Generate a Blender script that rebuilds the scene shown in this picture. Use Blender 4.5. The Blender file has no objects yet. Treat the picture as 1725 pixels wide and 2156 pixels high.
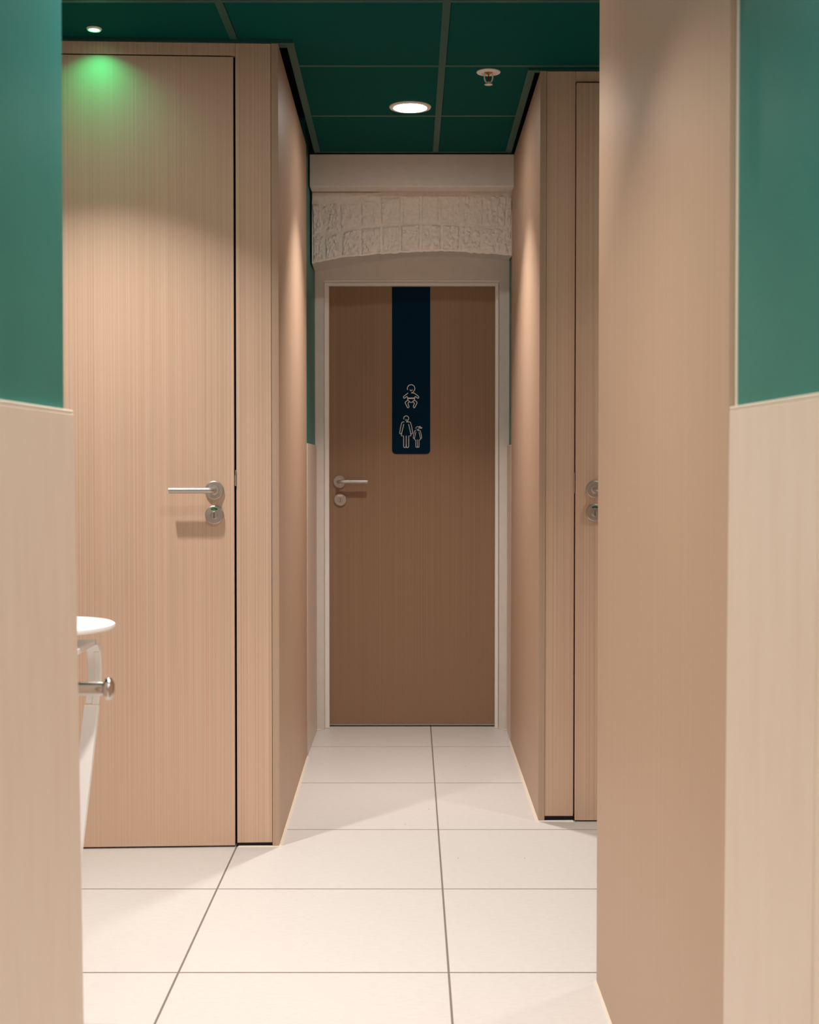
import bpy, bmesh, math, random
from mathutils import Vector, noise

S = bpy.context.scene
C = S.collection

# ------------------------------------------------------------------ camera
cam_d = bpy.data.cameras.new('camera')
cam = bpy.data.objects.new('camera', cam_d)
C.objects.link(cam)
cam.location = (0, 0, 1.11)
cam.rotation_euler = (math.radians(90 - 1.185), 0, 0)
cam_d.sensor_fit = 'AUTO'
cam_d.sensor_width = 36
cam_d.lens = 2837 / 2156 * 36
cam_d.shift_x = -4.5 / 2156
cam_d.shift_y = -34.3 / 2156
cam_d.clip_start = 0.02
cam_d.dof.use_dof = True
cam_d.dof.focus_distance = 4.1
cam_d.dof.aperture_fstop = 7.5
S.camera = cam

# ------------------------------------------------------------------ world, exposure
W = bpy.data.worlds.new('world')
S.world = W
W.use_nodes = True
W.node_tree.nodes['Background'].inputs[0].default_value = (0.9, 0.95, 1.0, 1)
W.node_tree.nodes['Background'].inputs[1].default_value = 0.02
S.view_settings.view_transform = 'Standard'
S.view_settings.look = 'None'
S.view_settings.gamma = 1
S.view_settings.use_curve_mapping = False
S.view_settings.exposure = 0.0
WARM = (1.0, 0.945, 0.90)
GREEN = (0.035, 1.0, 0.36)
P_HALL, P_LOBBY, P_ENTRY, P_GREEN = 10.2, 9.9, 11.4, 0.36

CEIL = 2.348
K = 1.974            # depth unit
random.seed(4)


# ------------------------------------------------------------------ materials
def mat(name, color, rough=0.5, metal=0.0, spec=0.5):
    m = bpy.data.materials.new(name)
    m.use_nodes = True
    b = m.node_tree.nodes['Principled BSDF']
    b.inputs['Base Color'].default_value = (*color, 1)
    b.inputs['Roughness'].default_value = rough
    b.inputs['Metallic'].default_value = metal
    b.inputs['Specular IOR Level'].default_value = spec
    return m


def nd(m, t, **kw):
    n = m.node_tree.nodes.new(t)
    for k, v in kw.items():
        setattr(n, k, v)
    return n


def lk(m, a, b):
    m.node_tree.links.new(a, b)


def noise_color(m, scale3, cols, nscale=1.0, detail=3, bump=0.0, bdist=0.001, lo=0.35, hi=0.65, rand=0.0):
    """stretched 3D noise -> colour ramp -> base colour (+ bump)"""
    b = m.node_tree.nodes['Principled BSDF']
    tc = nd(m, 'ShaderNodeTexCoord')
    mp = nd(m, 'ShaderNodeMapping')
    mp.inputs['Scale'].default_value = scale3
    nz = nd(m, 'ShaderNodeTexNoise')
    nz.inputs['Scale'].default_value = nscale
    nz.inputs['Detail'].default_value = detail
    rp = nd(m, 'ShaderNodeValToRGB')
    rp.color_ramp.elements[0].position = lo
    rp.color_ramp.elements[0].color = (*cols[0], 1)
    rp.color_ramp.elements[1].position = hi
    rp.color_ramp.elements[1].color = (*cols[-1], 1)
    for i, c in enumerate(cols[1:-1]):
        e = rp.color_ramp.elements.new(lo + (hi - lo) * (i + 1) / (len(cols) - 1))
        e.color = (*c, 1)
    lk(m, tc.outputs['Object'], mp.inputs['Vector'])
    lk(m, mp.outputs[0], nz.inputs['Vector'])
    lk(m, nz.outputs['Fac'], rp.inputs[0])
    out = rp.outputs[0]
    if rand:
        oi = nd(m, 'ShaderNodeObjectInfo')
        mr = nd(m, 'ShaderNodeMapRange')
        mr.inputs['To Min'].default_value = 1 - rand
        mr.inputs['To Max'].default_value = 1 + rand
        lk(m, oi.outputs['Random'], mr.inputs['Value'])
        hv = nd(m, 'ShaderNodeHueSaturation')
        lk(m, mr.outputs[0], hv.inputs['Value'])
        lk(m, out, hv.inputs['Color'])
        out = hv.outputs[0]
    lk(m, out, b.inputs['Base Color'])
    if bump:
        bp = nd(m, 'ShaderNodeBump')
        bp.inputs['Strength'].default_value = bump
        bp.inputs['Distance'].default_value = bdist
        lk(m, nz.outputs['Fac'], bp.inputs['Height'])
        lk(m, bp.outputs[0], b.inputs['Normal'])
    return out


def wood(name, tone=1.0, rough=0.42, contrast=1.0, tint=(1, 1, 1)):
    """laminate with fine vertical pin-stripe grain"""
    m = mat(name, (0.5, 0.35, 0.23), rough, spec=0.35)
    b = m.node_tree.nodes['Principled BSDF']
    tc = nd(m, 'ShaderNodeTexCoord')
    cols = []
    for sc, w in (((420, 420, 0.40), 0), ((900, 900, 1.0), 1), ((60, 60, 0.4), 2)):
        mp = nd(m, 'ShaderNodeMapping')
        mp.inputs['Scale'].default_value = sc
        nz = nd(m, 'ShaderNodeTexNoise')
        nz.inputs['Scale'].default_value = 1
        nz.inputs['Detail'].default_value = 1
        lk(m, tc.outputs['Object'], mp.inputs['Vector'])
        lk(m, mp.outputs[0], nz.inputs['Vector'])
        cols.append(nz)
    rp = nd(m, 'ShaderNodeValToRGB')
    el = rp.color_ramp.elements
    t = tone
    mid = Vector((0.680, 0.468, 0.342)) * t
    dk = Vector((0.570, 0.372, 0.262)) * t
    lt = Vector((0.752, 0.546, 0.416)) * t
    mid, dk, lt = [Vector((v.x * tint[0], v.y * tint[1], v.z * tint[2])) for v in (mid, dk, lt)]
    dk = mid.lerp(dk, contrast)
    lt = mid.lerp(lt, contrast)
    el[0].position, el[0].color = 0.30, (*dk, 1)
    el[1].position, el[1].color = 0.70, (*lt, 1)
    e = el.new(0.5)
    e.color = (*mid, 1)
    mx = nd(m, 'ShaderNodeMath', operation='MULTIPLY_ADD')
    mx.inputs[1].default_value = 0.62
    lk(m, cols[0].outputs['Fac'], mx.inputs[0])
    mx2 = nd(m, 'ShaderNodeMath', operation='MULTIPLY')
    mx2.inputs[1].default_value = 0.38
    lk(m, cols[1].outputs['Fac'], mx2.inputs[0])
    lk(m, mx2.outputs[0], mx.inputs[2])
    lk(m, mx.outputs[0], rp.inputs[0])
    # slow hue drift between pinkish and yellowish strips
    rp2 = nd(m, 'ShaderNodeValToRGB')
    rp2.color_ramp.elements[0].position = 0.35
    rp2.color_ramp.elements[0].color = (1.012, 0.992, 0.99, 1)
    rp2.color_ramp.elements[1].position = 0.65
    rp2.color_ramp.elements[1].color = (0.992, 1.003, 0.992, 1)
    lk(m, cols[2].outputs['Fac'], rp2.inputs[0])
    mm = nd(m, 'ShaderNodeMix', data_type='RGBA', blend_type='MULTIPLY')
    mm.inputs['Factor'].default_value = 1
    lk(m, rp.outputs[0], mm.inputs['A'])
    lk(m, rp2.outputs[0], mm.inputs['B'])
    lk(m, mm.outputs['Result'], b.inputs['Base Color'])
    bp = nd(m, 'ShaderNodeBump')
    bp.inputs['Strength'].default_value = 0.12
    bp.inputs['Distance'].default_value = 0.0004
    lk(m, cols[0].outputs['Fac'], bp.inputs['Height'])
    lk(m, bp.outputs[0], b.inputs['Normal'])
    return m


M = {}
M['wood'] = wood('wood_laminate', 1.0, 0.42, 0.9)
M['wood_edge'] = wood('wood_edge_band', 0.75, 0.5, 0.6, (1.0, 1.04, 1.02))
M['wood_shaded'] = wood('wood_laminate_shaded', 0.75, 0.5, 0.45, (1.0, 0.99, 0.95))  # same laminate; dimmer side-wall light put into a darker, fainter tone
M['wood_dark'] = wood('wood_door_brown', 0.46, 0.45, 0.9, (1.0, 0.90, 0.76))
M['tile'] = mat('floor_porcelain', (0.76, 0.71, 0.64), 0.38, spec=0.45)
noise_color(M['tile'], (30, 60, 30), [(0.606, 0.566, 0.530), (0.626, 0.588, 0.556), (0.640, 0.604, 0.576)], 1.6, 8, 0.05, 0.0006, 0.3, 0.7, 0.012)
M['grout'] = mat('grout_taupe', (0.20, 0.165, 0.14), 0.9, spec=0.2)
M['wall_tile'] = mat('wall_porcelain', (0.62, 0.51, 0.42), 0.42, spec=0.4)
noise_color(M['wall_tile'], (18, 18, 4), [(0.712, 0.578, 0.480), (0.732, 0.602, 0.502), (0.744, 0.618, 0.520)], 1.5, 5, 0.0, 0.001, 0.3, 0.7)
M['wall_tile_far'] = M['wall_tile']
M['green'] = mat('green_paint', (0.035, 0.19, 0.145), 0.42, spec=0.5)
noise_color(M['green'], (6, 6, 6), [(0.010, 0.178, 0.150), (0.013, 0.194, 0.164)], 1.0, 4, 0.04, 0.0006)
M['ceil_tile'] = mat('ceiling_tile_green', (0.002, 0.045, 0.036), 0.75, spec=0.06)
noise_color(M['ceil_tile'], (300, 300, 300), [(0.0, 0.066, 0.055), (0.0, 0.075, 0.063)], 1.0, 2, 0.05, 0.0004)
M['ceil_bar'] = mat('ceiling_bar_green', (0.012, 0.078, 0.064), 0.42, spec=0.45)
M['gap_shade'] = mat('gap_shade_black', (0.004, 0.004, 0.004), 0.9, spec=0.1)  # black colour stands in for the darkness in gaps and plenum
M['black'] = mat('black_plastic', (0.006, 0.007, 0.010), 0.5, spec=0.3)
M['white_paint'] = mat('white_gloss_paint', (0.74, 0.69, 0.63), 0.35, spec=0.45)
noise_color(M['white_paint'], (30, 30, 10), [(0.90, 0.86, 0.815), (0.92, 0.885, 0.845)], 1.0, 4, 0.08, 0.001)
M['white_wall'] = mat('white_wall_paint', (0.72, 0.66, 0.60), 0.6, spec=0.3)
noise_color(M['white_wall'], (25, 25, 25), [(0.73, 0.68, 0.625), (0.765, 0.715, 0.665)], 1.0, 6, 0.15, 0.002)
M['brick'] = mat('painted_brick', (0.70, 0.635, 0.56), 0.55, spec=0.35)
noise_color(M['brick'], (90, 90, 90), [(0.72, 0.655, 0.58), (0.78, 0.72, 0.65), (0.81, 0.755, 0.69)], 1.0, 8, 0.55, 0.004, 0.3, 0.7)
M['caulk'] = mat('cream_sealant', (0.80, 0.70, 0.57), 0.5)
M['trim_cream'] = mat('cream_edge_trim', (0.78, 0.70, 0.58), 0.4)
M['steel'] = mat('brushed_steel', (0.52, 0.47, 0.435), 0.40, 0.85)
M['chrome'] = mat('polished_steel', (0.60, 0.56, 0.53), 0.12, 1.0)
M['steel_dark'] = mat('steel_shadow_slot', (0.10, 0.085, 0.075), 0.4, 1.0)
M['ind_green'] = mat('vacant_green', (0.0, 0.14, 0.035), 0.4)
M['navy'] = mat('navy_vinyl', (0.0001, 0.018, 0.042), 0.65, spec=0.06)
M['icon'] = mat('icon_line_white', (0.92, 0.92, 0.90), 0.5)
M['white_lacquer'] = mat('white_lacquer', (0.86, 0.84, 0.82), 0.35)
M['lamp_ring'] = mat('lamp_ring_white', (0.85, 0.80, 0.75), 0.4)
M['spr_white'] = mat('sprinkler_white', (0.80, 0.74, 0.70), 0.4)
M['spr_red'] = mat('sprinkler_bulb_red', (0.18, 0.004, 0.002), 0.15)
M['brass'] = mat('brass', (0.45, 0.30, 0.10), 0.35, 1.0)
M['speck'] = mat('dark_speck', (0.05, 0.04, 0.035), 0.8)


def emis(name, col, st):
    m = bpy.data.materials.new(name)
    m.use_nodes = True
    b = m.node_tree.nodes['Principled BSDF']
    b.inputs['Base Color'].default_value = (0.8, 0.8, 0.8, 1)
    b.inputs['Emission Color'].default_value = (*col, 1)
    b.inputs['Emission Strength'].default_value = st
    return m


M['lens_white'] = emis('lamp_lens_white', (1, 0.945, 0.88), 50)
M['lens_hall'] = emis('lamp_lens_passage', (1, 0.95, 0.895), 88)
M['ring_glow_green'] = emis('lamp_ring_glow', (0.0, 1.0, 0.25), 0.55)  # emission imitates the green light caught by the ring
M['lens_green'] = emis('lamp_lens_green', (0.35, 1.0, 0.55), 9)


# ------------------------------------------------------------------ mesh helpers
def add_box(bm, x0, x1, y0, y1, z0, z1):
    v = [bm.verts.new((x, y, z)) for z in (z0, z1) for x, y in ((x0, y0), (x1, y0), (x1, y1), (x0, y1))]
    for f in ((3, 2, 1, 0), (4, 5, 6, 7), (0, 1, 5, 4), (1, 2, 6, 5), (2, 3, 7, 6), (3, 0, 4, 7)):
        bm.faces.new([v[i] for i in f])
    return v


def add_prism(bm, pb, pt, z0, z1):
    """loft between two polygons (xy) at z0 and z1"""
    a = [bm.verts.new((x, y, z0)) for x, y in pb]
    b = [bm.verts.new((x, y, z1)) for x, y in pt]
    n = len(a)
    bm.faces.new(a[::-1])
    bm.faces.new(b)
    for i in range(n):
        j = (i + 1) % n
        bm.faces.new((a[i], a[j], b[j], b[i]))


def add_xz_loft(bm, pf, pb, yf, yb):
    """loft between two polygons in the xz plane at y = yf and y = yb"""
    a = [bm.verts.new((x, yf, z)) for x, z in pf]
    b = [bm.verts.new((x, yb, z)) for x, z in pb]
    n = len(a)
    bm.faces.new(a)
    bm.faces.new(b[::-1])
    for i in range(n):
        j = (i + 1) % n
        bm.faces.new((a[j], a[i], b[i], b[j]))


def add_lathe(bm, prof, seg=40, axis='Z', at=(0, 0, 0)):
    """revolve (r, h) profile; closed where r = 0"""
    at = Vector(at)

    def pt(r, h, t):
        c, s = r * math.cos(t), r * math.sin(t)
        if axis == 'Z':
            return at + Vector((c, s, h))
        if axis == 'Y':
            return at + Vector((c, h, s))
        return at + Vector((h, c, s))
    rings = []
    for r, h in prof:
        if r < 1e-7:
            rings.append([bm.verts.new(pt(0, h, 0))])
        else:
            rings.append([bm.verts.new(pt(r, h, 2 * math.pi * i / seg)) for i in range(seg)])
    for a, b in zip(rings, rings[1:]):
        for i in range(seg):
            j = (i + 1) % seg
            if len(a) == 1 and len(b) == 1:
                continue
            if len(a) == 1:
                bm.faces.new((a[0], b[i], b[j]))
            elif len(b) == 1:
                bm.faces.new((a[i], b[0], a[j]))
            else:
                bm.faces.new((a[i], b[i], b[j], a[j]))


def add_tube(bm, pts, r, seg=10, cap=True):
    pts = [Vector(p) for p in pts]
    n = len(pts)
    rr = r if isinstance(r, (list, tuple)) else [r] * n
    tang = []
    for i in range(n):
        t = (pts[min(i + 1, n - 1)] - pts[max(i - 1, 0)])
        tang.append(t.normalized())
    up = Vector((0, 0, 1)) if abs(tang[0].z) < 0.9 else Vector((1, 0, 0))
    nrm = tang[0].cross(up).normalized()
    rings = []
    for i in range(n):
        nrm = (nrm - tang[i] * nrm.dot(tang[i])).normalized()
        bi = tang[i].cross(nrm)
        rings.append([bm.verts.new(pts[i] + (nrm * math.cos(2 * math.pi * k / seg) + bi * math.sin(2 * math.pi * k / seg)) * rr[i]) for k in range(seg)])
    for a, b in zip(rings, rings[1:]):
        for k in range(seg):
            j = (k + 1) % seg
            bm.faces.new((a[k], a[j], b[j], b[k]))
    if cap:
        bm.faces.new(rings[0][::-1])
        bm.faces.new(rings[-1])


def add_ribbon(bm, pts, wvec, th):
    """flat bar swept along pts: width vector wvec (half), thickness th along the normal"""
    pts = [Vector(p) for p in pts]
    w = Vector(wvec)
    n = len(pts)
    rings = []
    for i in range(n):
        t = (pts[min(i + 1, n - 1)] - pts[max(i - 1, 0)]).normalized()
        nr = t.cross(w).normalized() * (th / 2)
        rings.append([bm.verts.new(pts[i] + s * w + u * nr) for s, u in ((-1, -1), (1, -1), (1, 1), (-1, 1))])
    for a, b in zip(rings, rings[1:]):
        for k in range(4):
            j = (k + 1) % 4
            bm.faces.new((a[k], a[j], b[j], b[k]))
    bm.faces.new(rings[0][::-1])
    bm.faces.new(rings[-1])


def obj(name, bm, m, parent=None, bevel=0.0, smooth=False, seg=2):
    bmesh.ops.recalc_face_normals(bm, faces=bm.faces)
    me = bpy.data.meshes.new(name)
    bm.to_mesh(me)
    bm.free()
    me.materials.append(M[m] if isinstance(m, str) else m)
    if smooth:
        for p in me.polygons:
            p.use_smooth = True
    o = bpy.data.objects.new(name, me)
    C.objects.link(o)
    if parent:
        o.parent = parent
    if smooth:
        md = o.modifiers.new('edge_split', 'EDGE_SPLIT')
        md.split_angle = math.radians(35)
    if bevel:
        b = o.modifiers.new('bevel', 'BEVEL')
        b.width = bevel
        b.segments = seg
        b.limit_method = 'ANGLE'
    return o


def box(name, x0, x1, y0, y1, z0, z1, m, parent=None, bevel=0.0):
    bm = bmesh.new()
    add_box(bm, x0, x1, y0, y1, z0, z1)
    return obj(name, bm, m, parent, bevel)


def empty(name, loc=(0, 0, 0), rz=0.0, parent=None):
    o = bpy.data.objects.new(name, None)
    o.empty_display_size = 0.05
    C.objects.link(o)
    o.location = loc
    o.rotation_euler = (0, 0, rz)
    if parent:
        o.parent = parent
    return o


def tag(o, label, cat, group=None):
    o['label'] = label
    o['category'] = cat
    if group:
        o['group'] = group
    return o


def struct(o, label=None, cat=None):
    o['kind'] = 'structure'
    if label:
        o['label'] = label
        o['category'] = cat
    return o


# ------------------------------------------------------------------ floor
XW0, XW1, YW0, YW1 = -1.90, 1.70, -1.60, 3.05 * K
fl = struct(box('floor', XW0, XW1, YW0, YW1, -0.06, -0.0009, 'grout'), 'pale cream porcelain tiled floor with dark joints', 'floor')
fx = [0.0817 + 0.595 * k for k in range(-4, 4)]
fy = [K * (1.4905 - 0.2995 * k) for k in range(8, 0, -1)] + [K * v for v in (1.4905, 1.7889, 2.0846, 2.3945, 2.706, 3.01)]
J = 0.0024
mesh_cache = {}
for i in range(len(fx) - 1):
    for j in range(len(fy) - 1):
        x0, x1 = max(fx[i], XW0) + J, min(fx[i + 1], XW1) - J
        y0, y1 = max(fy[j], YW0) + J * 1.3, min(fy[j + 1], YW1) - J * 1.3
        if y0 > 2.15 * K and (x1 < -0.42 or x0 > 0.43):
            continue                                    # wholly under the cubicles
        if x1 - x0 < 0.02 or y1 - y0 < 0.02:
            continue
        key = (round(x1 - x0, 4), round(y1 - y0, 4))
        if key not in mesh_cache:
            t = box('floor_tile', 0, key[0], 0, key[1], -0.010, 0, 'tile', fl, 0.0004)
            mesh_cache[key] = t
        else:
            t = mesh_cache[key].copy()
            C.objects.link(t)
            t.parent = fl
        t.location = (x0, y0, 0)
# a few dark specks lying in the tile faces
bm = bmesh.new()
for x, y in ((0.132, 3.81), (0.322, 3.81), (-0.02, 4.175), (0.20, 4.99), (0.056, 4.36)):
    add_lathe(bm, [(0, 0.0004), (0.0016, 0.0003), (0.0018, 0)], 7, at=(x, y, 0))
sp = obj('floor_speck', bm, 'speck', fl)
sp['kind'] = 'stuff'

# ------------------------------------------------------------------ ceiling
ce = struct(box('ceiling', XW0, XW1, YW0, YW1, 2.45, 2.50, 'gap_shade'), 'dark green suspended tile ceiling with exposed grid bars', 'ceiling')  # slab coloured black for the shade seen through the ceiling gaps
SF, SS = 0.0227 * K, 0.0227 / K       # the left cubicle stands slightly out of square
LA = math.atan(SF)
YL, YR = 1.9997 * K, 2.1307 * K
SR = 0.0097 / K
LF = lambda x: YL + (x + 0.343) * SF          # left front edge of the ceiling
LS = lambda y: -0.343 - SS * (y - YL)         # left side edge over the passage
RS = lambda y: 0.3625 + SR * (y - YR)
YB = 2.697 * K


def clip(poly, a, b, c):
    """keep a*x + b*y <= c"""
    out = []
    for i, p in enumerate(poly):
        q = poly[(i + 1) % len(poly)]
        dp, dq = a * p[0] + b * p[1] - c, a * q[0] + b * q[1] - c
        if dp <= 0:
            out.append(p)
        if dp * dq < 0:
            t = dp / (dp - dq)
            out.append((p[0] + t * (q[0] - p[0]), p[1] + t * (q[1] - p[1])))
    return out


def area(p):
    return 0.5 * abs(sum(p[i][0] * p[(i + 1) % len(p)][1] - p[(i + 1) % len(p)][0] * p[i][1] for i in range(len(p))))


def ceil_region(rect):
    res = []
    a = clip(clip(rect, 1, SS, -0.343 + SS * YL), -SF, 1, YL + 0.343 * SF)
    res.append(a)
    b = clip(clip(clip(rect, -1, -SS, 0.343 - SS * YL), 1, -SR, 0.3625 - SR * YR), 0, 1, YB)
    res.append(b)
    c = clip(clip(rect, -1, SR, -(0.3625 - SR * YR)), 0, 1, YR)
    res.append(c)
    return [p for p in res if len(p) > 2 and area(p) > 2e-5]


bars = [-1.741, -1.133, -0.525, 0.083, 0.691, 1.299]
cross = [K * (1.826 - 0.2985 * k) for k in range(9, 0, -1)] + [K * v for v in (1.826, 2.118, 2.417, 2.72)]
cxs = [XW0 - 0.022] + bars + [XW1]
for i in range(len(cxs) - 1):
    for j in range(len(cross) - 1):
        x0, x1 = cxs[i] + 0.022 + 0.0015, cxs[i + 1]
        y0, y1 = cross[j] + 0.010, cross[j + 1] - 0.008
        regs = ceil_region([(x0, y0), (x1, y0), (x1, y1), (x0, y1)])
        if not regs:
            continue
        bm = bmesh.new()
        for r in regs:
            add_prism(bm, r, r, CEIL + 0.0016, CEIL + 0.014)
        obj('ceiling_tile', bm, 'ceil_tile', ce)
for x in bars:
    regs = ceil_region([(x, YW0), (x + 0.022, YW0), (x + 0.022, YB), (x, YB)])
    bm = bmesh.new()
    for r in regs:
        add_prism(bm, r, r, CEIL, CEIL + 0.012)
    obj('grid_bar', bm, 'ceil_bar', ce)
for j, y in enumerate(cross[1:-1]):
    for i in range(len(cxs) - 1):
        regs = ceil_region([(cxs[i] + 0.022, y - 0.008), (cxs[i + 1], y - 0.008), (cxs[i + 1], y + 0.010), (cxs[i] + 0.022, y + 0.010)])
        if regs:
            bm = bmesh.new()
            for r in regs:
                add_prism(bm, r, r, CEIL + 0.0006, CEIL + 0.012)
            obj('cross_bar', bm, 'ceil_bar', ce)
T = 0.024
for ti, poly in enumerate((
    [(XW0, LF(XW0) - 0.0205), (-0.343, LF(-0.343) - 0.0195), (-0.343 - T, YL + T), (XW0, LF(XW0) + T)],
    [(-0.343, YL - 0.0195), (LS(YB), YB), (LS(YB) - T, YB), (-0.343 - T, YL + T)],
    [(0.3625, YR + 0.0005), (XW1, YR - 0.002), (XW1, YR + T), (0.3625 + T, YR + T)],
    [(0.3625, YR + 0.0005), (0.3625 + T, YR + T), (RS(YB) + T, YB), (RS(YB), YB)],
    [(LS(YB), YB - 0.020), (RS(YB), YB - 0.020), (RS(YB), YB), (LS(YB), YB)],
)):
    bm = bmesh.new()
    drop = {0: 0.0090, 2: 0.0060}.get(ti, 0.0004)       # the front angles hang a little below the tiles
    add_prism(bm, poly, poly, CEIL - drop, CEIL + 0.0014)
    obj('perimeter_trim', bm, 'ceil_bar', ce, 0.0006)

# ------------------------------------------------------------------ near left wall: green paint above, tiles below
DL = 0.07 / K
YC = 0.9 * K
lx = lambda y, x0: x0 - DL * (YC - y)
bm = bmesh.new()
pp = [(XW0, YW0), (lx(YW0, -0.4586), YW0), (-0.4586, YC), (XW0, YC)]
add_prism(bm, pp, pp, -0.001, CEIL)
wl = struct(obj('wall_left', bm, 'green'), 'green painted wall above beige tiles at the left edge', 'wall')
ZT = 1.181
ys = [YC + 0.009, YC - 0.59, YC - 1.19, YC - 1.79, YC - 2.39, YC - 2.99, -1.595]
for a, b in zip(ys, ys[1:]):
    a2, b2 = a - (0.002 if a < YC else 0), b + 0.002
    bm = bmesh.new()
    top = [(lx(a2, -0.4474), a2), (lx(a2, -0.4574), a2), (lx(b2, -0.4574), b2), (lx(b2, -0.4474), b2)]
    bot = [(lx(a2, -0.4343), a2), (lx(a2, -0.4574), a2), (lx(b2, -0.4574), b2), (lx(b2, -0.4343), b2)]
    add_prism(bm, bot, top, 0.001, ZT)
    obj('wall_tile', bm, 'wall_tile', wl, 0.0012)
for k in range(3):
    box('wall_tile', -1.898 + 0.480 * k, -1.898 + 0.480 * k + 0.477, YC + 0.0003, YC + 0.0085, 0.001, ZT, 'wall_tile', wl, 0.0008)
bm = bmesh.new()
pp = [(-0.4478, YC + 0.008), (-0.4582, YC + 0.008), (lx(YW0, -0.4582), YW0 + 0.01), (lx(YW0, -0.4478), YW0 + 0.01)]
add_prism(bm, pp, pp, ZT + 0.0004, ZT + 0.0052)
obj('tile_edge_trim', bm, 'trim_cream', wl, 0.0015)

# ------------------------------------------------------------------ near right wall
DR = 0.0946 / K
YD = 0.858 * K
RB = 0.695 * K                              # the wall turns a little here


def rx(y, x0):
    if y > RB:
        return x0 + DR * (YD - y)
    return x0 + DR * (YD - RB) + 0.12 * (RB - y)


bm = bmesh.new()
pp = [(0.4075, YD), (XW1, YD), (XW1, YW0), (rx(YW0, 0.4075), YW0), (rx(RB, 0.4075), RB)]
add_prism(bm, pp, pp, -0.001, CEIL)
wr = struct(obj('wall_right', bm, 'green'), 'green painted wall above beige tiles at the right edge', 'wall')
ZR = 1.182
ys = [YD - 0.001, RB, RB - 0.6, RB - 1.2, RB - 1.8, RB - 2.4, -1.595]
for k, (a, b) in enumerate(zip(ys, ys[1:])):
    a2, b2 = a - (0.0015 if k else 0), b + 0.0015
    bm = bmesh.new()
    top = [(rx(a2, 0.3985), a2), (rx(a2, 0.4070), a2), (rx(b2, 0.4070), b2), (rx(b2, 0.3985), b2)]
    bot = [(rx(a2, 0.3925), a2), (rx(a2, 0.4070), a2), (rx(b2, 0.4070), b2), (rx(b2, 0.3925), b2)]
    add_prism(bm, bot, top, 0.001, ZR)
    obj('wall_tile', bm, 'wall_tile', wr, 0.0012)
bm = bmesh.new()
pp = [(0.3990, YD - 0.001), (0.4072, YD - 0.001), (rx(RB, 0.4072), RB), (rx(-1.5, 0.4072), -1.5), (rx(-1.5, 0.3990), -1.5), (rx(RB, 0.3990), RB)]
add_prism(bm, pp, pp, ZR + 0.0004, ZR + 0.0048)
obj('tile_edge_trim', bm, 'trim_cream', wr, 0.0012)
box('corner_bead', 0.4058, 0.4080, YD - 0.009, YD, ZR + 0.006, CEIL - 0.004, 'trim_cream', wr, 0.0008)

# ------------------------------------------------------------------ wood partition in the right foreground
pt = empty('partition', (0.3985, 0.86 * K, 0))
PL = 0.60 * K
tag(pt, 'tall wood laminate partition beside the right green wall', 'partition')
bm = bmesh.new()
pp = [(0, 0), (0.0085, 0), (0.0085, PL), (0, PL)]
qq = [(x + 0.001, y) for x, y in pp]
add_prism(bm, pp, qq, 0.004, CEIL - 0.004)
obj('side_panel', bm, 'wood_shaded', pt, 0.0006)
box('panel_edge_band', 0.0003, 0.0085, -0.0012, -0.0001, 0.004, CEIL - 0.004, 'wood_edge', pt)  # darker band puts the shade of the panel end into its colour
box('return_panel', 0.009, 1.30, PL - 0.02, PL, 0.004, CEIL - 0.004, 'wood', pt)
bm = bmesh.new()
add_prism(bm, [(-0.006, 0.0), (0.002, 0.0), (0.002, PL + 0.006), (-0.004, PL + 0.007)], [(-0.001, 0.0), (0.002, 0.0), (0.002, PL + 0.004), (-0.001, PL + 0.004)], 0.0002, 0.0045)
obj('sealant_bead', bm, 'caulk', pt)

# ------------------------------------------------------------------ door furniture
def lever_handle(parent, x, z, side, length=0.124, y=0.0):
    """brushed lever on a round rose; front of the leaf at y, lever points to side (-1 left, +1 right)"""
    bm = bmesh.new()
    add_lathe(bm, [(0, -0.009), (0.0245, -0.009), (0.0268, -0.007), (0.0272, 0.0)], 48, 'Y', (x, y, z))
    obj('handle_rose', bm, 'steel', parent, smooth=True)
    bm = bmesh.new()
    R = 0.014
    pts = [(x, y - 0.006, z), (x, y - 0.020, z), (x, y - 0.032, z)]
    for k in range(1, 9):
        t = math.pi / 2 * k / 8
        pts.append((x + side * R * (1 - math.cos(t)), y - 0.032 - R * math.sin(t), z))
    for k in range(1, 9):
        pts.append((x + side * (R + (length - R) * k / 8), y - 0.032 - R, z))
    add_tube(bm, pts, 0.0086, 24)
    add_lathe(bm, [(0.0086, -0.0175), (0.0138, -0.0165), (0.0142, -0.008)], 32, 'Y', (x, y, z))
    obj('lever', bm, 'steel', parent, smooth=True)


def lock_rose(parent, x, z, y=0.0, vacant=True):
    bm = bmesh.new()
    add_lathe(bm, [(0, -0.009), (0.0245, -0.009), (0.0268, -0.007), (0.0272, 0.0)], 48, 'Y', (x, y, z))
    obj('lock_rose', bm, 'steel', parent, smooth=True)
    bm = bmesh.new()
    add_lathe(bm, [(0, -0.0125), (0.0092, -0.0125), (0.0108, -0.011), (0.0110, -0.0088)], 32, 'Y', (x, y, z - 0.001))
    obj('lock_turn', bm, 'steel', parent, smooth=True)
    box('coin_slot', x - 0.0010, x + 0.0010, y - 0.0131, y - 0.012, z - 0.010, z + 0.007, 'steel_dark', parent)
    bm = bmesh.new()
    outer = [(x + 0.0205 * math.cos(t), z + 0.0205 * math.sin(t)) for t in [math.radians(60 + 60 * k / 10) for k in range(11)]]
    inner = [(x + 0.0150 * math.cos(t), z + 0.0150 * math.sin(t)) for t in [math.radians(120 - 60 * k / 10) for k in range(11)]]
    add_xz_loft(bm, outer + inner, outer + inner, y - 0.0096, y - 0.0088)
    o = obj('vacancy_slot', bm, 'ind_green' if vacant else 'spr_white', parent)
    o['label'] = 'green vacancy slot' if vacant else 'pale vacancy slot'


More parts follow.
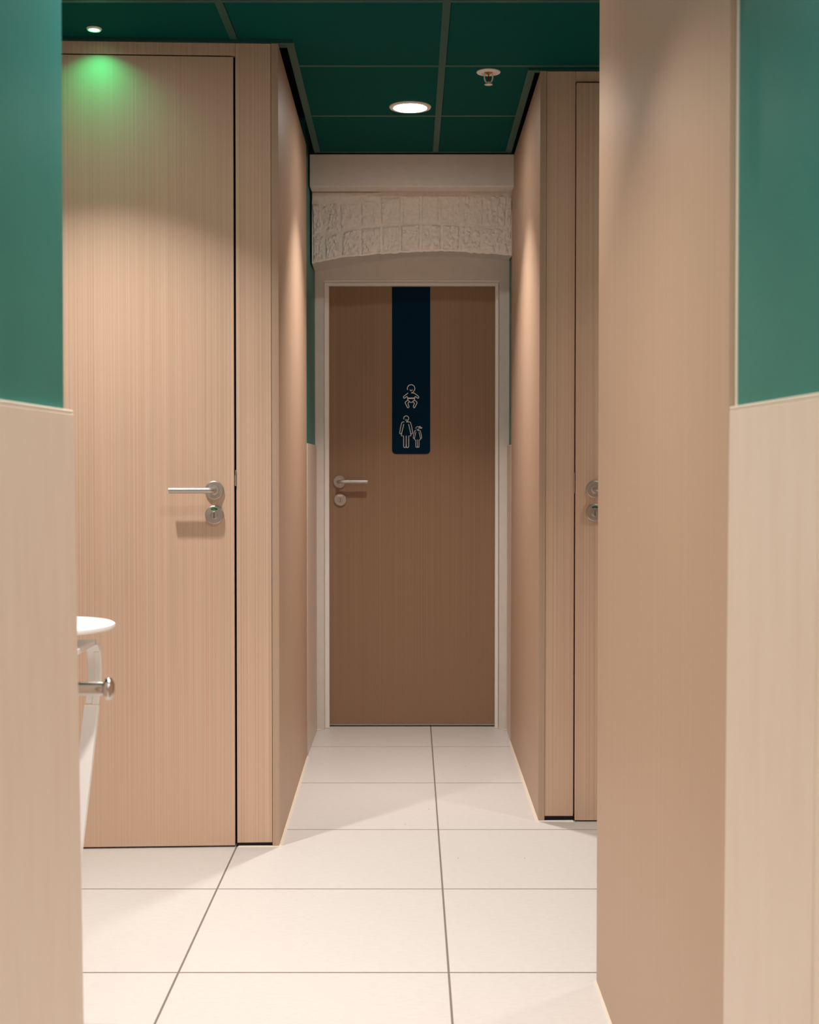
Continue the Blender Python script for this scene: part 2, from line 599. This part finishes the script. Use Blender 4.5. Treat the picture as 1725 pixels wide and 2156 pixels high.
# ------------------------------------------------------------------ left cubicle (local frame: x along the front, y into depth)
lc = empty('toilet_cubicle', (-0.387, 1.990 * K, 0), LA)
tag(lc, 'wood laminate toilet cubicle left of the passage, door lit green at the top', 'cubicle')
TOP = 2.338
CD = 0.618 * K
SH = math.tan(LA - math.atan(SS))       # the side wall runs square to the passage, the front is turned
shear = lambda ps: [(x + SH * max(y, 0.0), y) for x, y in ps]
bm = bmesh.new()
pp = shear([(-0.0205, 0.0), (0.0, 0.0), (0.0, CD), (-0.0205, CD)])
add_prism(bm, pp, pp, 0.003, TOP)
obj('side_panel', bm, 'wood_shaded', lc, 0.0008)
box('panel_edge_band', -0.0205, 0.0, -0.0014, -0.0002, 0.003, TOP, 'wood_edge', lc)
box('front_post', -0.1235, -0.0218, 0.001, 0.021, 0.0125, TOP, 'wood', lc, 0.0005)
box('post_foot', -0.1245, -0.0215, 0.006, 0.030, 0.0004, 0.0122, 'black', lc)
box('header_panel', -1.48, -0.1242, 0.001, 0.021, 2.3025, TOP, 'wood', lc, 0.0005)
box('door_rebate', -0.140, -0.1180, 0.0225, 0.036, 0.014, 2.30, 'gap_shade', lc)  # darkness inside the door gap put in as a black strip
box('head_rebate', -1.45, -0.142, 0.0225, 0.036, 2.29, 2.334, 'gap_shade', lc)  # black in place of the shade above the door
dl = box('door', -1.03, -0.1300, 0.0, 0.021, 0.005, 2.2985, 'wood', lc, 0.0008)
lever_handle(dl, -0.1870, 1.045, -1, 0.126)
lock_rose(dl, -0.1872, 0.9735)
box('latch_plate', -0.1262, -0.1242, -0.0030, 0.020, 1.057, 1.104, 'steel', lc)
box('latch_bolt', -0.1290, -0.1262, 0.004, 0.014, 1.058, 1.088, 'steel', lc)
box('hinge_post', -1.48, -1.036, 0.001, 0.021, 0.0125, 2.300, 'wood', lc, 0.0005)
bm = bmesh.new()
add_prism(bm, shear([(-0.001, -0.006), (0.0075, -0.004), (0.0075, CD), (-0.001, CD)]), shear([(-0.0015, -0.002), (0.0015, -0.002), (0.0015, CD), (-0.0015, CD)]), 0.0002, 0.0060)
obj('sealant_bead', bm, 'caulk', lc)
bm = bmesh.new()
add_prism(bm, [(-0.122, -0.003), (-0.001, -0.006), (-0.001, 0.001), (-0.122, 0.006)], [(-0.120, 0.002), (-0.001, -0.001), (-0.001, 0.001), (-0.120, 0.006)], 0.0002, 0.003)
obj('sealant_bead', bm, 'caulk', lc)
box('back_panel', -1.48, -0.001, CD - 0.03, CD - 0.01, 0.003, TOP, 'wood_shaded', lc)

# ------------------------------------------------------------------ right cubicle
rc = empty('toilet_cubicle', (0.3968, 2.1325 * K, 0), -0.0025)
RD = 0.62 * K
tag(rc, 'wood laminate toilet cubicle right of the passage, half hidden by the partition', 'cubicle')
bm = bmesh.new()
qq = [(0.003, 0), (0.0225, 0), (0.0225, RD), (0.003, RD)]
pp = [(0, 0), (0.0200, 0), (0.0200, RD), (0, RD)]
add_prism(bm, pp, qq, 0.003, 2.341)
obj('side_panel', bm, 'wood_shaded', rc, 0.0008)
bm = bmesh.new()
pp = [(0, -0.0014), (0.0200, -0.0014), (0.0200, -0.0002), (0, -0.0002)]
qq = [(x + 0.003 if x == 0 else x + 0.0025, y) for x, y in pp]
add_prism(bm, pp, qq, 0.003, 2.341)
obj('panel_edge_band', bm, 'wood_edge', rc)
bm = bmesh.new()
pp = [(0.0208, 0.002), (0.1100, 0.002), (0.1100, 0.022), (0.0208, 0.022)]
qq = [(x + 0.0028, y) for x, y in pp]
add_prism(bm, pp, qq, 0.0165, 2.341)
obj('front_post', bm, 'wood', rc, 0.0005)
box('post_foot', 0.0210, 0.1095, 0.006, 0.030, 0.0004, 0.0160, 'black', rc)
box('header_panel', 0.1135, 1.28, 0.002, 0.022, 2.3095, 2.341, 'wood', rc, 0.0005)
box('door_rebate', 0.1085, 0.1280, 0.0235, 0.036, 0.018, 2.307, 'wood_dark', rc)
box('head_rebate', 0.130, 1.26, 0.0235, 0.036, 2.296, 2.336, 'gap_shade', rc)  # shade behind the head gap, set in black
dr = box('door', 0.1150, 1.02, -0.004, 0.018, 0.0045, 2.3045, 'wood', rc, 0.0008)
lever_handle(dr, 0.1745, 1.0430, 1, 0.126, -0.004)
lock_rose(dr, 0.1747, 0.9705, -0.004)
box('latch_plate', 0.1106, 0.1128, -0.0015, 0.018, 1.030, 1.096, 'steel', rc)
box('hinge_post', 1.026, 1.28, 0.002, 0.022, 0.0125, 2.307, 'wood', rc, 0.0005)
box('back_panel', 0.024, 1.28, RD - 0.03, RD - 0.01, 0.003, 2.341, 'wood_shaded', rc)
bm = bmesh.new()
add_prism(bm, [(-0.0075, -0.004), (0.001, -0.006), (0.001, RD), (-0.0075, RD)], [(-0.0015, -0.002), (0.001, -0.002), (0.001, RD), (-0.0015, RD)], 0.0002, 0.0060)
obj('sealant_bead', bm, 'caulk', rc)
bm = bmesh.new()
add_prism(bm, [(0.001, -0.006), (0.112, -0.009), (0.110, 0.004), (0.001, 0.000)], [(0.001, -0.001), (0.110, -0.001), (0.110, 0.004), (0.001, 0.000)], 0.0002, 0.0035)
obj('sealant_bead', bm, 'white_paint', rc)

# ------------------------------------------------------------------ end walls beside the far door
fw = struct(box('wall_far_left', -1.90, -0.4075, 2.622 * K, YW1, -0.001, CEIL + 0.1, 'green'), 'narrow green and beige strip of wall left of the far door', 'wall')
box('wall_tile', -0.4072, -0.4005, 2.622 * K, 2.8775 * K, 0.001, 1.200, 'wall_tile', fw, 0.0008)
box('tile_edge_trim', -0.4072, -0.4007, 2.622 * K, 2.8775 * K, 1.2003, 1.2045, 'trim_cream', fw, 0.0006)
fr = struct(box('wall_far_right', 0.4115, 1.70, 2.765 * K, YW1, -0.001, CEIL + 0.1, 'green'), 'narrow green and beige strip of wall right of the far door', 'wall')
box('wall_tile', 0.4020, 0.4110, 2.765 * K, 2.8775 * K, 0.001, 1.200, 'wall_tile', fr, 0.0008)
box('tile_edge_trim', 0.4025, 0.4110, 2.765 * K, 2.8775 * K, 1.2003, 1.2045, 'trim_cream', fr, 0.0006)

# ------------------------------------------------------------------ back wall with door opening, arch, bricks and beam
bm = bmesh.new()
add_box(bm, -0.4070, -0.3700, 2.8785 * K, YW1, -0.001, 2.02)
add_box(bm, 0.3700, 0.4110, 2.8785 * K, YW1, -0.001, 2.02)
add_box(bm, -0.3700, 0.3700, 2.8785 * K, YW1, 1.9000, 2.02)
wb = struct(obj('wall_back', bm, 'white_wall'), 'white painted end wall with brick arch above the far door', 'wall')


def interp(tab, x):
    if x <= tab[0][0]:
        return tab[0][1]
    for (xa, za), (xb, zb) in zip(tab, tab[1:]):
        if x <= xb:
            return za + (zb - za) * (x - xa) / (xb - xa)
    return tab[-1][1]


a_mid = [(-0.399, 2.043), (-0.351, 2.048), (-0.28, 2.058), (-0.204, 2.074), (-0.128, 2.080), (-0.051, 2.086), (0.037, 2.091), (0.126, 2.089), (0.228, 2.084), (0.279, 2.077), (0.375, 2.075), (0.403, 2.075)]
a_bot = [(-0.401, 1.931), (-0.28, 1.955), (-0.128, 1.969), (0.025, 1.977), (0.126, 1.981), (0.202, 1.977), (0.279, 1.972), (0.404, 1.963)]
a_back = [(-0.406, 1.9332), (-0.2238, 1.969), (0.006, 1.9969), (0.1858, 1.9989), (0.408, 1.982)]
a_top = [(-0.399, 2.206), (0.403, 2.208)]
n = 48
xs = [-0.4005 + 0.804 * k / n for k in range(n + 1)]
xb = [-0.4065 + 0.815 * k / n for k in range(n + 1)]


def jag(x, k=0):
    return 0.0034 * noise.noise(Vector((x * 38, 3.1 + k, 0.2))) + 0.0028 * noise.noise(Vector((x * 110, 7.7 + k, 0.9)))


# arch mass: brick backing and soffit
bm = bmesh.new()
pf = [(x, interp(a_bot, x) + jag(x)) for x in xs] + [(0.4035, 2.34), (-0.4005, 2.34)]
pb = [(x, interp(a_back, x)) for x in xb] + [(0.4085, 2.34), (-0.4065, 2.34)]
YF = 2.7515 * K
add_xz_loft(bm, pf, pb, YF, 2.8780 * K)
obj('arch', bm, 'white_wall', wb)
# the mortar bed: rough painted face between bricks
bm = bmesh.new()
NX, NZ = 150, 48
gr = []
for i in range(NX + 1):
    x = -0.4005 + 0.804 * i / NX
    col = []
    for j in range(NZ + 1):
        zb_ = interp(a_bot, x) + jag(x)
        z = zb_ + (2.2165 - zb_) * j / NZ
        d = -0.0030 * noise.noise(Vector((x * 16, z * 16, 6.0))) + 0.0026 * noise.noise(Vector((x * 45, z * 45, 1.0))) + 0.0020 * noise.noise(Vector((x * 130, z * 130, 4.0)))
        edge = min(j, NZ - j) / 3.0
        y = YF - 0.0025 + d if edge >= 1 else YF - 0.0003 + (d - 0.0022) * edge
        col.append(bm.verts.new((x, y, z)))
    gr.append(col)
for i in range(NX):
    for j in range(NZ):
        bm.faces.new((gr[i][j], gr[i + 1][j], gr[i + 1][j + 1], gr[i][j + 1]))
obj('mortar', bm, 'brick', wb, smooth=True)


def brick(x0b, x1b, x0t, x1t, zb0, zt0, seed, rough):
    """one painted brick: displaced pillow front with ragged, rounded arrises"""
    bm = bmesh.new()
    N = 20
    rn = random.Random(seed)
    tilt = (rn.uniform(-0.005, 0.005), rn.uniform(-0.004, 0.004))
    lift = rn.uniform(-0.0030, 0.0028)
    g = []
    for i in range(N + 1):
        row = []
        for j in range(N + 1):
            u, v = i / N, j / N
            z_b = lambda x: zb0(x)
            xb_ = x0b + (x1b - x0b) * u
            xt_ = x0t + (x1t - x0t) * u
            zb_, zt_ = zb0(xb_), zt0(xt_)
            x = xb_ + (xt_ - xb_) * v
            z = zb_ + (zt_ - zb_) * v
            e = min(u, 1 - u, v, 1 - v)
            p = Vector((x * 60, z * 60, seed * 3.7))
            d = noise.noise(p) * 0.6 + noise.noise(p * 2.4) * 0.45 + noise.noise(p * 5.5) * 0.35
            if e <= 0:
                x += 0.0034 * noise.noise(Vector((x * 110, z * 110, seed)))
                z += 0.0034 * noise.noise(Vector((x * 160, z * 160, seed + 9)))
            prof = min(1.0, e * 13) ** 0.5
            y = YF + 0.002 - prof * (0.0090 + lift + 0.0085 * rough * d + tilt[0] * (u - 0.5) + tilt[1] * (v - 0.5))
            row.append(bm.verts.new((x, y, z)))
        g.append(row)
    for i in range(N):
        for j in range(N):
            bm.faces.new((g[i][j], g[i + 1][j], g[i + 1][j + 1], g[i][j + 1]))
    # plain back so that the piece is closed
    bv = [bm.verts.new((p.co.x, YF + 0.0055, p.co.z)) for p in (g[0][0], g[N][0], g[N][N], g[0][N])]
    bm.faces.new(bv[::-1])
    for a, b, side in ((0, 1, [g[i][0] for i in range(N + 1)]), (1, 2, [g[N][j] for j in range(N + 1)]),
                       (2, 3, [g[i][N] for i in range(N, -1, -1)]), (3, 0, [g[0][j] for j in range(N, -1, -1)])):
        bm.faces.new([bv[a], bv[b]] + side[::-1])
    return obj('brick', bm, 'brick', wb, smooth=True)


up = [-0.399, -0.361, -0.289, -0.206, -0.127, -0.04, 0.037, 0.112, 0.197, 0.291, 0.382, 0.402]
lo = [-0.399, -0.351, -0.284, -0.206, -0.122, -0.046, 0.036, 0.121, 0.195, 0.281, 0.37, 0.402]
tops = [2.17, 2.176, 2.172, 2.183, 2.196, 2.204, 2.206, 2.205, 2.204, 2.203, 2.200]
rgh = [1.0, 1.3, 0.7, 0.7, 0.8, 0.25, 0.25, 0.6, 0.9, 1.0, 0.8]
jt = 0.0026
for k in range(11):
    tl = lambda x, k=k: tops[k]
    mu = lambda x: interp(a_mid, x) + jt
    ml = lambda x: interp(a_mid, x) - jt
    bt = lambda x: interp(a_bot, x) + 0.0045
    sk = 0.006 * (0.5 - k / 10)             # joints fan slightly round the arch
    brick(up[k] + jt + sk, up[k + 1] - jt + sk * 0.9, up[k] + jt - sk, up[k + 1] - jt - sk * 0.9, mu, tl, k + 1, rgh[k])
    brick(lo[k] + jt + sk, lo[k + 1] - jt + sk * 0.9, lo[k] + jt, lo[k + 1] - jt, bt, ml, k + 31, 1.25)
# smooth plaster fillets over the upper left bricks
bm = bmesh.new()
pf = [(-0.399, 2.182), (-0.33, 2.182), (-0.25, 2.190), (-0.17, 2.204), (-0.12, 2.2135), (-0.399, 2.2135)]
add_xz_loft(bm, pf, pf, YF - 0.007, YF + 0.0055)
obj('plaster_patch', bm, 'brick', wb, 0.003)
box('beam', -0.4022, 0.4045, 2.7000 * K, YF - 0.001, 2.2172, CEIL - 0.003, 'white_wall', wb, 0.003)

# ------------------------------------------------------------------ far door
d1 = struct(empty('door_1', (0, 2.92 * K, 0)), 'brown wood door in a white frame at the end of the passage', 'door')
leaf = box('door_leaf', -0.3535, 0.3560, 0.0, 0.040, 0.0050, 1.8845, 'wood_dark', d1, 0.0008)
lever_handle(leaf, -0.3085, 1.0510, 1, 0.122)
lock_rose(leaf, -0.3052, 0.9742, vacant=False)
for nm, (oi, ii, zo, zi, yf) in {'frame_outer': (0.3835, 0.3705, 1.9035, 1.8955, -0.0690), 'frame_inner': (0.3702, 0.0, 1.8952, 1.8820, -0.0335)}.items():
    il, ir = (ii, ii) if ii else (0.3512, 0.3552)
    bm = bmesh.new()
    add_box(bm, -oi, -il, yf, -0.002, 0.0006, zi)
    obj(nm + '_jamb', bm, 'white_paint', d1, 0.0022)
    bm = bmesh.new()
    add_box(bm, ir, oi - 0.001, yf, -0.002, 0.0006, zi)
    obj(nm + '_jamb', bm, 'white_paint', d1, 0.0022)
    bm = bmesh.new()
    add_box(bm, -oi, oi - 0.001, yf, -0.002, zi + 0.0002, zo)
    obj(nm + '_head', bm, 'white_paint', d1, 0.0022)
box('drop_seal', -0.350, 0.3545, -0.0035, -0.0006, 0.0055, 0.0105, 'steel', d1)
bm = bmesh.new()
for s, off in ((-1, 0.0), (1, 0.002)):
    for xa, xb_, y in ((0.350, 0.370, -0.035), (0.370, 0.384, -0.070), (0.384, 0.404, -0.084)):
        add_box(bm, min(s * (xa + off), s * (xb_ + off)), max(s * (xa + off), s * (xb_ + off)), y - 0.010, y - 0.0005, 0.0002, 0.005)
obj('sealant_bead', bm, 'caulk', d1, 0.0012)

# ------------------------------------------------------------------ sign on the far door
sg = empty('door_sign', (-0.0022, 2.92 * K - 0.0032, 0))
tag(sg, 'dark navy vertical sign strip with white line figures on the far door', 'sign')
bm = bmesh.new()
hw, zb_, zt_, r = 0.0815, 1.1690, 1.8810, 0.017
pl = [(-hw, zt_), (hw, zt_)]
pl += [(hw - r + r * math.cos(t), zb_ + r - r * math.sin(t)) for t in [math.pi / 2 * k / 8 for k in range(9)]]
pl += [(-hw + r - r * math.sin(t), zb_ + r - r * math.cos(t)) for t in [math.pi / 2 * k / 8 for k in range(9)]]
add_xz_loft(bm, pl, pl, 0.0, 0.0026)
obj('sign_plate', bm, 'navy', sg)

U = 0.0002068


def ic(x, y):
    return Vector(((x - 654) * U, -0.0003, 1.5652 - y * 0.0002065))


def arc(cx, cy, r, a0, a1, k=18):
    return [(cx + r * math.cos(math.radians(a0 + (a1 - a0) * i / k)), cy - r * math.sin(math.radians(a0 + (a1 - a0) * i / k))) for i in range(k + 1)]


def smoothpoly(p, it=2):
    for _ in range(it):
        q = [p[0]]
        for a, b in zip(p, p[1:]):
            q.append((a[0] * .75 + b[0] * .25, a[1] * .75 + b[1] * .25))
            q.append((a[0] * .25 + b[0] * .75, a[1] * .25 + b[1] * .75))
        q.append(p[-1])
        p = q
    return p


def icon(name, lines, w):
    """flat raised outline strokes"""
    bm = bmesh.new()
    for ln in lines:
        add_ribbon_flat(bm, [ic(*p) for p in ln], w)
    return obj(name, bm, 'icon', sg)


def add_ribbon_flat(bm, pts, w):
    n = len(pts)
    L = []
    for i in range(n):
        t = (pts[min(i + 1, n - 1)] - pts[max(i - 1, 0)])
        t.normalize()
        nr = Vector((-t.z, 0, t.x)) * w
        L.append([bm.verts.new(pts[i] + nr), bm.verts.new(pts[i] - nr), bm.verts.new(pts[i] + nr + Vector((0, -0.0005, 0))), bm.verts.new(pts[i] - nr + Vector((0, -0.0005, 0)))])
    for a, b in zip(L, L[1:]):
        bm.faces.new((a[2], a[3], b[3], b[2]))
        bm.faces.new((a[0], b[0], b[1], a[1]))
        bm.faces.new((a[0], a[2], b[2], b[0]))
        bm.faces.new((a[1], b[1], b[3], a[3]))
    bm.faces.new((L[0][0], L[0][1], L[0][3], L[0][2]))
    bm.faces.new((L[-1][0], L[-1][2], L[-1][3], L[-1][1]))


mir = lambda ps: [(2 * 654 - x, y) for x, y in ps]
arm = smoothpoly([(592, 657), (520, 712), (492, 735), (505, 772), (535, 752), (576, 722), (582, 780), (586, 803)])
leg_ = smoothpoly([(588, 802), (535, 842), (530, 862), (572, 945), (588, 968), (616, 945), (582, 868), (604, 850), (626, 838), (588, 802)])
baby = [
    arc(654, 563, 77, 202, -48) + [(690, 645), (655, 656)],
    smoothpoly([(631, 584), (640, 612), (668, 612), (678, 584)]),
    arm, mir([(607, 657)] + arm[1:]), [(655, 656), (701, 657)],
    [(582, 760), (726, 760)], [(583, 772), (725, 772)],
    leg_, mir(leg_), smoothpoly([(622, 840), (654, 856), (686, 840)]),
]
icon('baby_figure', baby, 6.0 * U)


def lady(sx, sy, s):
    f = lambda ps: [(sx + (x - 553) * s, sy + (y - 1780) * s) for x, y in ps]
    g = lambda ps: [(2 * 553 - x, y) for x, y in ps]
    am = smoothpoly([(514, 1253), (470, 1256), (450, 1300), (419, 1470), (422, 1502), (455, 1500), (462, 1480), (503, 1300)])
    lg = smoothpoly([(551, 1540), (551, 1600), (551, 1755), (546, 1782), (525, 1786), (502, 1778), (500, 1740), (500, 1650)]) + [(500, 1545), (452, 1543), (462, 1498)]
    return [f(x) for x in (
        arc(553, 1182, 52, 200, -48) + [(580, 1240), (553, 1254)],
        smoothpoly([(537, 1203), (543, 1222), (563, 1222), (570, 1203)]),
        am, g(am), [(553, 1254), (596, 1254)], lg, g(lg))]


icon('woman_figure', lady(552, 1780, 1.0), 5.4 * U)
girl = lady(785, 1778, 0.655)
girl.append(smoothpoly([(812, 1362), (838, 1340), (852, 1362), (838, 1386), (866, 1394), (882, 1364)]))
girl.append(smoothpoly([(818, 1366), (845, 1352), (858, 1372), (864, 1384)]))
icon('girl_figure', girl, 4.4 * U)

# ------------------------------------------------------------------ ceiling lamps
def lamp(label, x, y, r_out, r_in, lens, ringm, power, col, spread, rl, group=None):
    o = empty('ceiling_light', (x, y, CEIL))
    tag(o, label, 'lamp', group)
    bm = bmesh.new()
    add_lathe(bm, [(r_in, 0.0012), (r_in, -0.0030), (r_in + 0.002, -0.0042), (r_out - 0.002, -0.0030), (r_out, 0.0), (r_out, 0.0014)], 56)
    obj('lamp_ring', bm, ringm, o, smooth=True)
    bm = bmesh.new()
    add_lathe(bm, [(0, -0.0002), (r_in - 0.0004, -0.0002), (r_in - 0.0004, 0.0012), (0, 0.0012)], 48)
    obj('lamp_lens', bm, lens, o)
    if lens == 'lens_green':
        bm = bmesh.new()
        add_lathe(bm, [(r_in + 0.0001, -0.0031), (r_in + 0.0022, -0.0044), (r_in + 0.0038, -0.0043), (r_in + 0.0038, -0.0040)], 48)
        obj('ring_glow', bm, 'ring_glow_green', o, smooth=True)  # added glowing band where green light falls on the ring
    ld = bpy.data.lights.new('lamp_beam', 'AREA')
    ld.shape = 'DISK'
    ld.size = rl * 2
    ld.energy = power
    ld.color = col
    ld.spread = math.radians(spread)
    lo_ = bpy.data.objects.new('lamp_beam', ld)
    C.objects.link(lo_)
    lo_.parent = o
    lo_.location = (0, 0, -0.0046)
    return o


LR, LI = 0.072, 0.0565
lamp('round white recessed downlight glowing in the passage ceiling', -0.005, 2.357 * K, LR, LI, 'lens_hall', 'lamp_ring', P_HALL, WARM, 92, 0.050)
lamp('small green accent spot glowing above the left cubicle door', -0.896, 1.939 * K, 0.0215, 0.0145, 'lens_green', 'lamp_ring', P_GREEN, GREEN, 122, 0.0135)
lamp('small green accent spot above the right cubicle door, behind the partition', 0.96, 2.078 * K, 0.0215, 0.0145, 'lens_green', 'lamp_ring', P_GREEN, GREEN, 122, 0.0135)
lamp('white recessed downlight in front of the left cubicle, just above the picture', -0.86, 3.34, LR, LI, 'lens_white', 'lamp_ring', P_LOBBY, WARM, 100, 0.030)
lamp('white recessed downlight over the open floor before the passage, above the picture', -0.02, 2.90, LR, LI, 'lens_white', 'lamp_ring', P_LOBBY * 0.5, WARM, 96, 0.040)
lamp('added fill downlight over the right alcove, hidden by the partition', 1.15, 3.50, LR, LI, 'lens_white', 'lamp_ring', P_LOBBY * 0.32, WARM, 110, 0.040)  # lamp added to light the right cubicle front
lamp('white recessed downlight overhead between the two green walls, above the picture', -0.28, 2.05, LR, LI, 'lens_white', 'lamp_ring', P_ENTRY, WARM, 100, 0.045)
lamp('added unseen fill downlight just in front of the camera', 0.0, 0.75, LR, LI, 'lens_white', 'lamp_ring', P_ENTRY, WARM, 120, 0.045)  # added overhead to give wide light from the front
lamp('added unseen fill downlight behind the camera', 0.0, -0.60, LR, LI, 'lens_white', 'lamp_ring', P_ENTRY, WARM, 130, 0.045)  # added to raise the ambient light from behind

# ------------------------------------------------------------------ sprinkler
so = empty('fire_sprinkler', (0.2408, 2.150 * K, CEIL))
tag(so, 'white fire sprinkler head with red glass bulb under the ceiling', 'sprinkler')
bm = bmesh.new()
add_lathe(bm, [(0.014, -0.0005), (0.020, -0.0015), (0.022, -0.0045), (0.036, -0.0022), (0.0375, -0.0005), (0.0375, 0.0012), (0.014, 0.0012)], 48)
obj('escutcheon', bm, 'spr_white', so, smooth=True)
bm = bmesh.new()
add_lathe(bm, [(0, -0.006), (0.006, -0.006), (0.0135, -0.002), (0.0138, 0.001)], 24)
obj('nozzle', bm, 'brass', so, smooth=True)
bm = bmesh.new()
for s in (-1, 1):
    pts = [(s * x, 0, z) for x, z in ((0.0125, -0.001), (0.0130, -0.010), (0.0128, -0.018), (0.0112, -0.025), (0.0080, -0.0305), (0.0030, -0.0335), (0.0, -0.0340))]
    add_tube(bm, pts, 0.0024, 10)
add_lathe(bm, [(0, -0.0285), (0.0036, -0.0295), (0.0044, -0.033), (0.004, -0.0375), (0, -0.0378)], 16)
obj('frame_arm', bm, 'spr_white', so, smooth=True)
bm = bmesh.new()
add_lathe(bm, [(0, -0.006), (0.0016, -0.0065), (0.0017, -0.0240), (0.0008, -0.0272), (0, -0.0285)], 14)
obj('glass_bulb', bm, 'spr_red', so, smooth=True)
bm = bmesh.new()
ring_o = []
for k in range(72):
    t = 2 * math.pi * k / 72
    rr = 0.0128 if (k % 6) < 4 else 0.0088
    ring_o.append((rr * math.cos(t), rr * math.sin(t)))
add_prism(bm, ring_o, ring_o, -0.0392, -0.0376)
obj('deflector', bm, 'spr_white', so)

# ------------------------------------------------------------------ paper holder on the end face of the left wall
ph = empty('paper_holder', (-0.601, YC + 0.0087, 0.801))
tag(ph, 'polished steel paper holder bar sticking out behind the left wall', 'paper holder')
bm = bmesh.new()
add_lathe(bm, [(0, 0.009), (0.022, 0.009), (0.0245, 0.007), (0.025, 0.0)], 40, 'Y')
obj('wall_rose', bm, 'chrome', ph, smooth=True)
bm = bmesh.new()
pts = [(0, 0.006, 0), (0, 0.045, 0), (0, 0.0743, 0)] + [(0.020 * (1 - math.cos(t)), 0.0743 + 0.020 * math.sin(t), 0) for t in [math.pi / 2 * k / 8 for k in range(1, 9)]] + [(0.06, 0.0943, 0), (0.12, 0.0943, 0), (0.176, 0.0943, 0)]
add_tube(bm, pts, 0.0095, 28)
obj('bar', bm, 'chrome', ph, smooth=True)
bm = bmesh.new()
add_lathe(bm, [(0.0, 0.170), (0.0095, 0.170), (0.0150, 0.1735), (0.0158, 0.1765), (0.0150, 0.1800), (0.009, 0.1835), (0, 0.1842)], 36, 'X', (0, 0.0943, 0))
obj('end_stop', bm, 'chrome', ph, smooth=True)

# ------------------------------------------------------------------ white bentwood stool in the left alcove
st = empty('stool', (-0.753, 2.75, 0))
tag(st, 'white bentwood stool with round seat in front of the left cubicle door', 'stool')
bm = bmesh.new()
add_lathe(bm, [(0, 0.7800), (0.139, 0.7800), (0.1428, 0.7818), (0.1438, 0.7855), (0.1428, 0.7895), (0.139, 0.7915), (0, 0.7915)], 80)
obj('seat', bm, 'white_lacquer', st, smooth=True)
bm = bmesh.new()
add_lathe(bm, [(0, 0.7525), (0.035, 0.7525), (0.035, 0.7803), (0, 0.7803)], 28, at=(-0.03, -0.05, 0))
obj('seat_boss', bm, 'white_lacquer', st, smooth=True)
box('seat_plate', -0.155, 0.096, -0.150, 0.046, 0.7410, 0.7530, 'white_lacquer', st, 0.002)
for s, xx in ((1, 0.0825), (-1, -0.1415)):
    for e in (1, -1):
        def q(x, y, z):
            return (x, y if e > 0 else -0.104 - y, z)
        path = [q(xx, 0.040, 0.7470)]
        for k in range(1, 15):
            t = math.pi / 2 * k / 14
            path.append(q(xx, 0.047 + 0.046 * math.sin(t), 0.6850 + 0.062 * math.cos(t)))
        path += [q(xx, 0.0925, 0.655), q(xx - s * 0.002, 0.0885, 0.632), q(xx - s * 0.004, 0.0835, 0.612)]
        bm = bmesh.new()
        add_ribbon(bm, path, (0.0135, 0, 0), 0.0125)
        obj('leg_bend', bm, 'white_lacquer', st, 0.0012)
        bm = bmesh.new()
        rib = [Vector(p) + Vector((s * 0.0072, -e * 0.0068, 0)) for p in path[8:]]
        add_ribbon(bm, rib, (0.0058, 0, 0), 0.0036)
        obj('leg_rib', bm, 'white_lacquer', st, 0.0008)
        low = [q(xx - s * 0.0045, 0.083, 0.609), q(xx - s * 0.012, 0.042, 0.470), q(xx - s * 0.021, -0.002, 0.320), q(xx - s * 0.040, -0.030, 0.0005)]
        bm = bmesh.new()
        add_ribbon(bm, low, (0.0150, 0, 0), 0.017)
        obj('leg', bm, 'white_lacquer', st, 0.0016)

# ------------------------------------------------------------------ unseen room faces that close the space
struct(box('wall_front', XW0 - 0.1, XW1 + 0.1, YW0 - 0.1, YW0 - 0.002, 0, 2.45, 'wall_tile'), 'beige wall behind the camera', 'wall')
struct(box('wall_side_left', XW0 - 0.1, XW0 - 0.002, YC + 0.01, 3.84, 0, 2.45, 'green'), 'green wall closing the left alcove', 'wall')
struct(box('wall_side_right', XW1 + 0.002, XW1 + 0.1, 0.87 * K, 2.75 * K, 0, 2.45, 'green'), 'green wall closing the right alcove', 'wall')

for nm in ('wall_side_left', 'wall_side_right'):
    w = bpy.data.objects[nm]
    xa, xb_ = (XW0 - 0.0015, XW0 + 0.005) if 'left' in nm else (XW1 - 0.005, XW1 + 0.0015)
    ya, yb = (0.915 * K, 3.835) if 'left' in nm else (1.465 * K, 2.12 * K)
    for k in range(3):
        h = (yb - ya) / 3
        box('wall_tile', xa, xb_, ya + h * k, ya + h * (k + 1) - 0.003, 0.001, 1.19, 'wall_tile', w, 0.0008)
